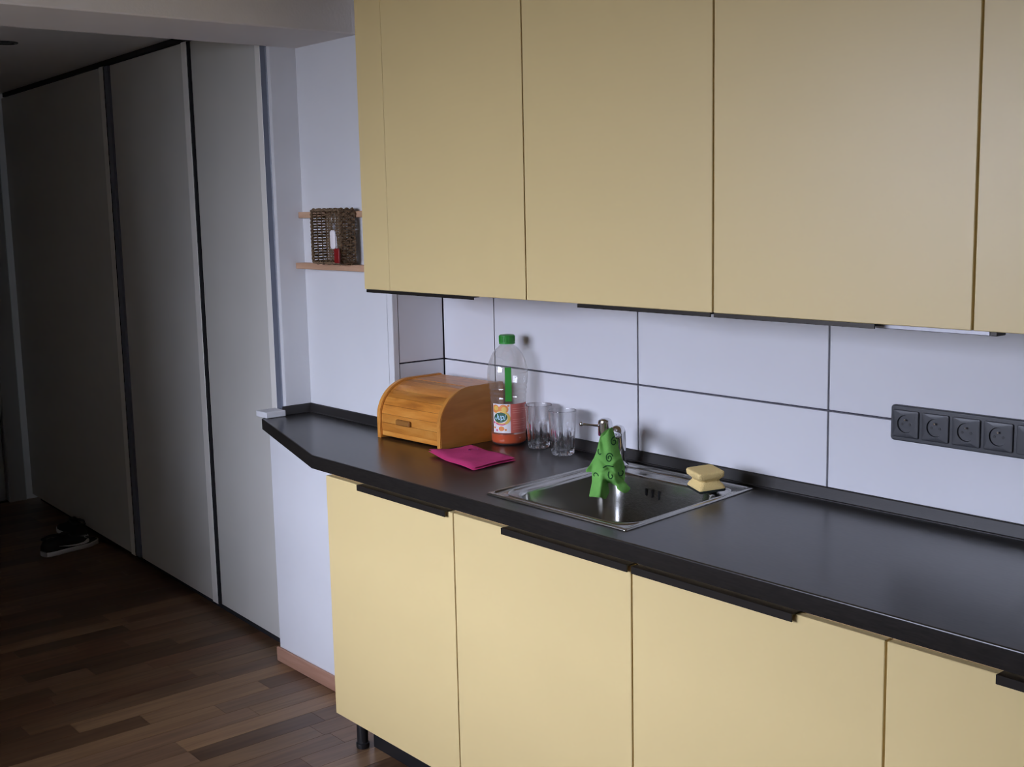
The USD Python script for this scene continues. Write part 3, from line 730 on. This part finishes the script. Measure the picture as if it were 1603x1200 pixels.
part(jb, 'side_label', bent(sbox(s1, 0.037, s2, 0.123), 0.0, 0.00025), LABELR, 40, 'coral side of the paper label')
cx = -0.025
def ell(x, z, a, b, n=40, rot=0.0):
    t = np.linspace(0, 2 * np.pi, n, endpoint=False)
    p = Polygon(np.c_[a * np.cos(t), b * np.sin(t)])
    return affinity.translate(affinity.rotate(p, rot, origin=(0, 0)), x, z)
win = sbox(s0 + 0.001, 0.038, s1 - 0.001, 0.122)
def inwin(p): return p.intersection(win)
for (dx, z, a_, b_) in ((-0.016, 0.108, 0.014, 0.012), (0.010, 0.108, 0.015, 0.013), (0.003, 0.050, 0.009, 0.007)):
    fp = inwin(ell(cx + dx, z, a_, b_, 30))
    part(lw, 'fruit_print', bent(fp, 0.0003, 0.00045), LABELO, 40)
for (dx, z, a_, b_) in ((-0.014, 0.110, 0.008, 0.007), (0.012, 0.107, 0.008, 0.008)):
    part(lw, 'fruit_highlight', bent(inwin(ell(cx + dx, z, a_, b_, 24)), 0.0005, 0.0006), LABELY, 40)
part(lw, 'logo_swoop', bent(inwin(ell(cx + 0.005, 0.082, 0.0255, 0.0210, 40, -10).difference(ell(cx + 0.001, 0.083, 0.0215, 0.0165, 40, -10))), 0.0007, 0.0009), LABELY, 40)
part(lw, 'logo_oval', bent(ell(cx, 0.083, 0.0215, 0.0150, 40, 8), 0.0010, 0.0012), LABELG, 40, 'dark green oval')
tm = meshkit.text_mesh('Jupí', 0.0150, 0.0002, bold=True)
b0, b1 = tm.bounds
v = tm.vertices.copy()
v[:, 0] -= (b0[0] + b1[0]) / 2
v[:, 0] = v[:, 0] * (0.034 / (b1[0] - b0[0])) + cx + 0.18 * (v[:, 1] - 0.006)
v[:, 1] = v[:, 1] - 0.006 + 0.083
v[:, 2] += 0.0013
tm.vertices = v
part(lw, 'lettering', wrap(tm, bc, LR, AZ), LABELB, False, 'pale blue lettering Jupí')
part(lw, 'pink_ribbon', bent(ell(cx, 0.0655, 0.016, 0.0060, 40, -4).difference(ell(cx, 0.0695, 0.016, 0.0060, 40, -4)), 0.0010, 0.0012), LABELP, 40)
for k, (dx, dz) in enumerate([(-0.021, 0.052), (-0.012, 0.045), (0.016, 0.047), (-0.022, 0.067), (0.025, 0.118)]):
    part(lw, 'fruit_dot', bent(inwin(ell(cx + dx, dz, 0.0035, 0.003, 14)), 0.0004, 0.0006), [LABELO, LABELP][k % 2], 40)
sl_ = jb + '/side_label'
_origin[sl_] = bc
for k, z in enumerate((0.108, 0.102, 0.096, 0.076, 0.070, 0.064, 0.054, 0.048)):
    part(sl_, 'small_print_bar', bent(sbox(s1 + 0.006, z, s2 - 0.014 - 0.006 * (k % 3), z + 0.0016), 0.0003, 0.0005), LABELC, False)

# ================================================================== BREAD BOX
bb0 = np.array([-0.8165, -0.3070, WT])
ROT = 2.4
BW, BD, BH = 0.309, 0.247, 0.174
bb = thing('bread_box', 'orange-brown wooden roll-top bread box left of the juice bottle', 'bread box', bb0, ROT)
_origin[bb] = np.zeros(3)
def side_profile(off, zb=0.0, front=0.0):
    y0, ya = 0.006 - off + front, 0.122
    pts = [(BD, zb), (y0, zb), (y0, 0.066)]
    for t in np.linspace(0, math.pi / 2, 18):
        pts.append((ya - (ya - y0) * math.cos(t), 0.066 + (BH - 0.006 + off - 0.066) * math.sin(t)))
    pts.append((BD, BH - 0.006 + off))
    return Polygon(pts)
for x0, x1 in ((0.0, 0.0165), (BW - 0.0165, BW)):
    mm = extrude_along(side_profile(0.006, 0.0004), 'x', x0 + 0.0012, x1 - 0.0012)
    inner = extrude_along(side_profile(0.0045, 0.0004).buffer(-0.0003), 'x', x0, x1)
    part(bb, 'side_panel', [mm, inner], BOXSIDE, 25)
# roll-top lid: slats along the curve
arc = []
y0, ya, zt = 0.006, 0.122, BH - 0.006
arc += [(y0, z) for z in np.linspace(0.026, 0.066, 8)]
for t in np.linspace(0, math.pi / 2, 40)[1:]:
    arc.append((ya - (ya - y0) * math.cos(t), 0.066 + (zt - 0.066) * math.sin(t)))
arc = LineString(arc)
nsl = 8
L = arc.length
lid = part(bb, 'lid', extrude_along(arc.buffer(0.0015, cap_style='flat'), 'x', 0.0175, BW - 0.0175).apply_translation((0, 0.006, -0.004)), BOXDARK, 30)
from shapely.ops import substring
for k in range(nsl):
    seg = substring(arc, L * k / nsl + 0.0004, L * (k + 1) / nsl - 0.0004)
    pg = seg.buffer(0.0045, cap_style='flat', single_sided=False)
    pg = affinity.translate(pg, 0.0045, -0.0035)
    part(lid, 'slat', extrude_along(pg, 'x', 0.0172, BW - 0.0172), BOXWOOD, 30)
part(lid, 'lid_handle', bbox(0.100, -0.0055, 0.050, 0.166, 0.0065, 0.067, 0.003), BOXDARK, 30, 'small dark wooden grip')
part(bb, 'front_rail', bbox(0.0165, 0.006, 0.008, BW - 0.0165, 0.018, 0.0245, 0.002), BOXWOOD, 30)
part(bb, 'roof_board', bbox(0.0165, 0.1255, BH - 0.0125, BW - 0.0165, BD, BH - 0.0035, 0.0015), BOXWOOD, 30)
part(bb, 'back_panel', bbox(0.0165, BD - 0.010, 0.004, BW - 0.0165, BD - 0.001, BH - 0.013, 0.001), BOXWOOD, 30)
part(bb, 'bottom_board', bbox(0.0165, 0.02, 0.004, BW - 0.0165, BD - 0.011, 0.012, 0.001), BOXWOOD, 30)

# ================================================================== UPPER CABINETS
YU = -0.372
UX = [-0.6255, -0.0217, 0.5845, 1.1740, 1.7780, 2.3750]
UL = ['cream wall cabinet at the left end, with a narrow filler strip, above the bread box', 'cream wall cabinet above the sink', 'cream wall cabinet above the blank tiles right of the sink', 'cream wall cabinet at the right edge of the photo', 'cream wall cabinet beyond the right edge of the photo']
UH = [(-0.743, -0.233), (0.168, 0.580), (0.590, 0.980), (1.35, 1.76), (1.80, 2.21)]
UT = 2.34
for i in range(5):
    a, b = UX[i], UX[i + 1]
    c = thing('wall_cabinet', UL[i], 'kitchen cabinet', ((a + b) / 2, -0.18, UZ))
    xa = -0.7568 if i == 0 else a
    part(c, 'carcass', [box(xa + 0.001, YU + 0.0185, UZ + 0.001, xa + 0.017, -0.001, UT), box(b - 0.017, YU + 0.020, UZ + 0.001, b - 0.001, -0.001, UT), box(xa + 0.017, YU + 0.020, UZ + 0.001, b - 0.017, -0.001, UZ + 0.017), box(xa + 0.017, YU + 0.020, UT - 0.016, b - 0.017, -0.001, UT), box(xa + 0.017, -0.008, UZ + 0.017, b - 0.017, -0.001, UT - 0.016)], CREAMED, False)
    d = part(c, 'door', bbox(a + (0.0022 if i else 0.0008), YU, UZ, b - 0.0022, YU + 0.018, UT, 0.0012), CREAM)
    if i == 0:
        part(c, 'filler_panel', bbox(xa, YU, UZ, a - 0.0006, YU + 0.018, UT, 0.0010), CREAM)
    prof_ = Polygon([(YU + 0.018, UZ - 0.0002), (YU - 0.0030, UZ - 0.0002), (YU - 0.0030, UZ - 0.0090), (YU, UZ - 0.0090), (YU, UZ - 0.0035), (YU + 0.018, UZ - 0.0035)])
    part(d, 'door_handle', extrude_along(prof_, 'x', UH[i][0], UH[i][1]), HANDLE, False, 'dark bronze edge pull')
ls = thing('under_cabinet_light', 'slim grey light strip below the wall cabinets, above the socket strip', 'lamp', (1.09, YU + 0.04, UZ - 0.0105))
part(ls, 'housing', bbox(0.965, YU + 0.022, UZ - 0.0100, 1.195, YU + 0.052, UZ - 0.0002, 0.001), GREYMETAL, 30)
part(ls, 'end_cap', bbox(1.195, YU + 0.022, UZ - 0.0100, 1.2085, YU + 0.052, UZ - 0.0002, 0.001), HANDLE, 30, 'brown end cap')

# ================================================================== SOCKET STRIP
ss = thing('socket_strip', 'anthracite multiple socket strip on the white tiles at right', 'socket', (0.97, -0.001, 1.098))
X0, X1, Z0, Z1 = 0.7845, 1.1620, 1.0580, 1.1370
fr = []
O_ = rrect(X0, Z0, X1, Z1, 0.008, 6)
def sloop(d, y):
    r = rrect(X0 + d, Z0 + d, X1 - d, Z1 - d, max(0.008 - d, 0.002), 6)
    return np.c_[r[:, 0], np.full(len(r), y), r[:, 1]]
part(ss, 'frame', fixed(loft([sloop(0, -0.0006), sloop(0, -0.008), sloop(0.0015, -0.0105), sloop(0.003, -0.0112)])), SOCKET, 40)
for k in range(5):
    cx_ = 0.8235 + 0.0712 * k
    cz_ = 1.0975
    I = part(ss, 'socket_insert', fixed(loft([[[x, -0.0110 - d, z] for x, z in rrect(cx_ - 0.0315 + e, cz_ - 0.030 + e, cx_ + 0.0315 - e, cz_ + 0.030 - e, 0.004, 5)] for d, e in ((0.0, 0.0), (0.0030, 0.0), (0.0045, 0.0018))])) if k == 4 else
             fixed(loft([[[cx_ + (0.0315 - e) * sx, -0.0110 - d, cz_ + (0.030 - e) * sy] for sx, sy in rrect(-1, -1, 1, 1, 0.13, 8)] for d, e in ((0.0, 0.0), (0.0030, 0.0), (0.0045, 0.0018))] +
                        [[[cx_ + 0.0195 * math.cos(t), -0.0155, cz_ + 0.0195 * math.sin(t)] for t in np.r_[np.linspace(0, 90, 8), np.linspace(90, 180, 8), np.linspace(180, 270, 8), np.linspace(270, 360, 8)] * math.pi / 180],
                         [[cx_ + 0.0185 * math.cos(t), -0.0118, cz_ + 0.0185 * math.sin(t)] for t in np.r_[np.linspace(0, 90, 8), np.linspace(90, 180, 8), np.linspace(180, 270, 8), np.linspace(270, 360, 8)] * math.pi / 180]])), SOCKET, 40)
    if k < 4:
        part(I, 'earth_pin', [cyl((cx_, -0.0118, cz_ + 0.009), (cx_, -0.0175, cz_ + 0.009), 0.0022, 14)], CHROME, 40, 'bright earth pin')
        for sx in (-1, 1):
            part(I, 'contact_hole', lathe([(0, 0), (0.0030, 0), (0.0030, 0.0004), (0, 0.0004)], 14).apply_transform(trimesh.transformations.rotation_matrix(math.pi / 2, (1, 0, 0))).apply_translation((cx_ + sx * 0.0095, -0.0121, cz_ - 0.001)), BLACK, 40)

# ================================================================== BATTENS, BASKET, KEY RING
single('wall_batten', bbox(-1.398, -0.2145, 1.5615, TC - 0.002, YA - 0.0005, 1.5815, 0.001), BEECH, 'upper beech batten on the alcove wall, behind the basket', 'wooden batten', 30)
single('wall_batten', bbox(-1.398, -0.2330, 1.3905, TC - 0.002, YA - 0.0005, 1.4105, 0.001), BEECH, 'lower beech batten on the alcove wall, the basket standing on it', 'wooden batten', 30)
KX0, KX1, KY0, KY1, KZ0, KZ1 = -1.2130, -1.0290, -0.2800, -0.2155, 1.4112, 1.5930
bk = thing('basket', 'small brown seagrass basket standing open on its side in the alcove', 'basket', ((KX0 + KX1) / 2, (KY0 + KY1) / 2, KZ0))
def woven(p0, u, v, w, h, nrm, seed):
    r = random.Random(seed)
    p0, u, v, nrm = (np.array(q, float) for q in (p0, u, v, nrm))
    out = []
    ns = max(3, int(round(w / 0.0165)))
    for k in range(ns + 1):
        s = w * k / ns
        out.append(tube([p0 + u * s + v * t for t in np.linspace(0, h, 4)], 0.0022, 5))
    nr = int(h / 0.0088)
    for j in range(nr):
        t = h * (j + 0.5) / nr
        n = ns * 6 + 1
        x = np.linspace(0, w, n)
        ph = math.pi * (j % 2)
        off = 0.0036 * np.sin(np.pi * x / (w / ns) + math.pi / 2 + ph)
        wob = 0.0008 * np.array([r.uniform(-1, 1) for _ in range(n)])
        out.append(tube(p0 + np.outer(x, u) + np.outer(t + wob, v) + np.outer(off, nrm), 0.0036 + r.uniform(-0.0005, 0.0004), 6))
    return out
e = 0.0065
part(bk, 'back_panel', woven((KX0 + e, KY1 - 0.008, KZ0 + e), (1, 0, 0), (0, 0, 1), KX1 - KX0 - 2 * e, KZ1 - KZ0 - 2 * e, (0, 1, 0), 1), SEAGRASS, 50)
part(bk, 'side_panel', woven((KX0 + e, KY0 + e, KZ0 + e), (0, 1, 0), (0, 0, 1), KY1 - KY0 - 2 * e, KZ1 - KZ0 - 2 * e, (1, 0, 0), 2), SEAGRASS, 50)
part(bk, 'side_panel', woven((KX1 - e, KY0 + e, KZ0 + e), (0, 1, 0), (0, 0, 1), KY1 - KY0 - 2 * e, KZ1 - KZ0 - 2 * e, (1, 0, 0), 3), SEAGRASS, 50)
part(bk, 'side_panel', woven((KX0 + e, KY0 + e, KZ1 - e), (1, 0, 0), (0, 1, 0), KX1 - KX0 - 2 * e, KY1 - KY0 - 2 * e, (0, 0, 1), 4), SEAGRASS, 50)
part(bk, 'side_panel', woven((KX0 + e, KY0 + e, KZ0 + e), (1, 0, 0), (0, 1, 0), KX1 - KX0 - 2 * e, KY1 - KY0 - 2 * e, (0, 0, 1), 5), SEAGRASS, 50)
def braid(y):
    out = []
    L_ = rrect(KX0 + 0.006, KZ0 + 0.0075, KX1 - 0.006, KZ1 - 0.006, 0.008, 6)
    ring = Polygon(L_).exterior
    s = np.linspace(0, ring.length, 220, endpoint=False)
    P = np.array([ring.interpolate(t).coords[0] for t in s])
    cc = P.mean(0)
    nn = (P - cc) / np.linalg.norm(P - cc, axis=1, keepdims=True)
    for ph in (0, math.pi):
        w = 2 * math.pi * 26 * s / ring.length + ph
        Q = P + nn * (0.0026 * np.cos(w))[:, None]
        out.append(tube(np.c_[Q[:, 0], y + 0.0026 * np.sin(w), Q[:, 1]], 0.0034, 6, True))
    return out
part(bk, 'rim', braid(KY0 + 0.004), SEAGRASS, 50)
kr = thing('key_ring', 'key ring with a silvery and a red fob hanging in front of the basket', 'key ring', (-1.045, -0.289, 1.42))
t = np.linspace(0, 2 * np.pi, 36, endpoint=False)
part(kr, 'ring', tube(np.c_[-1.0490 + 0.0115 * np.cos(t), -0.2905 + 0.0015 * np.sin(t), 1.5570 + 0.0165 * np.sin(t)], 0.0014, 8, True), CHROME, 50)
part(kr, 'clip', [tube([(-1.047, -0.2900, 1.541), (-1.046, -0.2905, 1.534), (-1.051, -0.2905, 1.528)], 0.0028, 8), tube(np.c_[-1.045 + 0.005 * np.cos(t), -0.2915 + 0 * t, 1.533 + 0.006 * np.sin(t)], 0.0013, 6, True)], GREYMETAL, 50)
def fob(x0, x1, z0, z1, y, r, th):
    L_ = rrect(x0, z0, x1, z1, r, 6)
    c = L_.mean(0)
    return fixed(loft([[[c[0] + (a - c[0]) * s, yy, c[1] + (b - c[1]) * s] for a, b in L_] for s, yy in ((0.9, y), (1, y - th * 0.3), (1, y - th * 0.7), (0.9, y - th))]))
part(kr, 'silver_fob', fob(-1.0690, -1.0400, 1.4640, 1.5230, -0.2885, 0.009, 0.006), FOBW, 40, 'silvery white fob')
part(kr, 'red_fob', fob(-1.0470, -1.0180, 1.4190, 1.4660, -0.2892, 0.005, 0.006), RED, 40, 'dark red fob')
part(kr, 'link', tube([(-1.046, -0.2915, 1.527), (-1.034, -0.2915, 1.50), (-1.033, -0.2915, 1.464)], 0.0012, 6), GREYMETAL, 40)

# ================================================================== SHOES
def shoe(parent):
    st = [  # x along the shoe from heel to toe: half width, top of upper, centre line shift
        (0.000, 0.026, 0.060, 0.0), (0.012, 0.034, 0.075, 0.0), (0.045, 0.038, 0.080, 0.0), (0.085, 0.037, 0.076, 0.001), (0.120, 0.039, 0.078, 0.003), (0.150, 0.043, 0.070, 0.005), (0.185, 0.047, 0.056, 0.006), (0.220, 0.047, 0.046, 0.006), (0.250, 0.041, 0.040, 0.004), (0.272, 0.028, 0.034, 0.002), (0.281, 0.012, 0.028, 0.0)]
    n = 28
    th = np.linspace(0, 2 * np.pi, n, endpoint=False)
    sole = []; upper = []
    for x, w, h, c in st:
        lo = 0.004 if x > 0.24 else 0.0
        sole.append([[x, c + (w + 0.004) * np.sign(math.cos(a)) * abs(math.cos(a)) ** 0.5, 0.013 + lo + 0.013 * np.sign(math.sin(a)) * abs(math.sin(a)) ** 0.35] for a in th])
        ring = []
        for a in th:
            ca, sa = math.cos(a), math.sin(a)
            z = 0.022 + (h - 0.022) * max(0, sa) ** 0.8 if sa > 0 else 0.022
            ring.append([x, c + w * np.sign(ca) * abs(ca) ** 0.7, z])
        upper.append(ring)
    part(parent, 'sole', fixed(loft(sole)), SHOEWHITE, 50, 'white rubber sole', local=True)
    part(parent, 'upper', fixed(loft(upper)), SHOEBLACK, 50, local=True)
    part(parent, 'collar', tube([(0.010, -0.022, 0.078), (0.05, -0.028, 0.084), (0.095, -0.024, 0.082), (0.118, -0.004, 0.083), (0.095, 0.024, 0.082), (0.05, 0.028, 0.084), (0.010, 0.022, 0.078)], 0.007, 8, True), SHOEBLACK, 50, local=True)
    part(parent, 'tongue', [bbox(0.100, -0.016, 0.078, 0.130, 0.020, 0.094, 0.005)], SHOEBLACK, 40, local=True)
    for k in range(4):
        x = 0.128 + 0.014 * k
        z = np.interp(x, [s[0] for s in st], [s[2] for s in st])
        part(parent, 'lace', tube([(x, -0.022, z - 0.006), (x + 0.003, 0.004, z + 0.003), (x, 0.028, z - 0.006)], 0.0024, 6), SHOEBLACK, 40, local=True)
    # white tick on the outer side
    tk = [(0.218, 0.054), (0.206, 0.041), (0.186, 0.035), (0.150, 0.033), (0.110, 0.036), (0.060, 0.043), (0.110, 0.0325), (0.150, 0.0275), (0.190, 0.0270), (0.212, 0.031), (0.222, 0.042)]
    P = Polygon(tk).buffer(0.001)
    m = extrude(P, 0, 0.0006).subdivide_to_size(0.012)
    v = m.vertices
    w = np.interp(v[:, 0], [s[0] for s in st], [s[1] for s in st]); h = np.interp(v[:, 0], [s[0] for s in st], [s[2] for s in st]); c = np.interp(v[:, 0], [s[0] for s in st], [s[3] for s in st])
    sa = np.clip((v[:, 1] - 0.022) / (h - 0.022), 0, 1) ** (1 / 0.8)
    yy = c - w * np.clip(1 - sa ** 2, 0, 1) ** 0.35
    m.vertices = np.c_[v[:, 0], yy - 0.0014 - v[:, 2], v[:, 1]]
    part(parent, 'tick_emblem', fixed(m), SHOEWHITE, False, 'white tick-shaped emblem', local=True)
s1_ = thing('sneaker', 'black sneaker with white sole and tick, nearer one on the hallway floor', 'shoe', (-3.405, -0.505, 0.0004), 102.0, 'pair of sneakers')
shoe(s1_)
copy_of(s1_, 'sneaker', 'black sneaker half hidden behind the one with the visible tick', (-3.575, -0.262, 0.0004), 177.0)
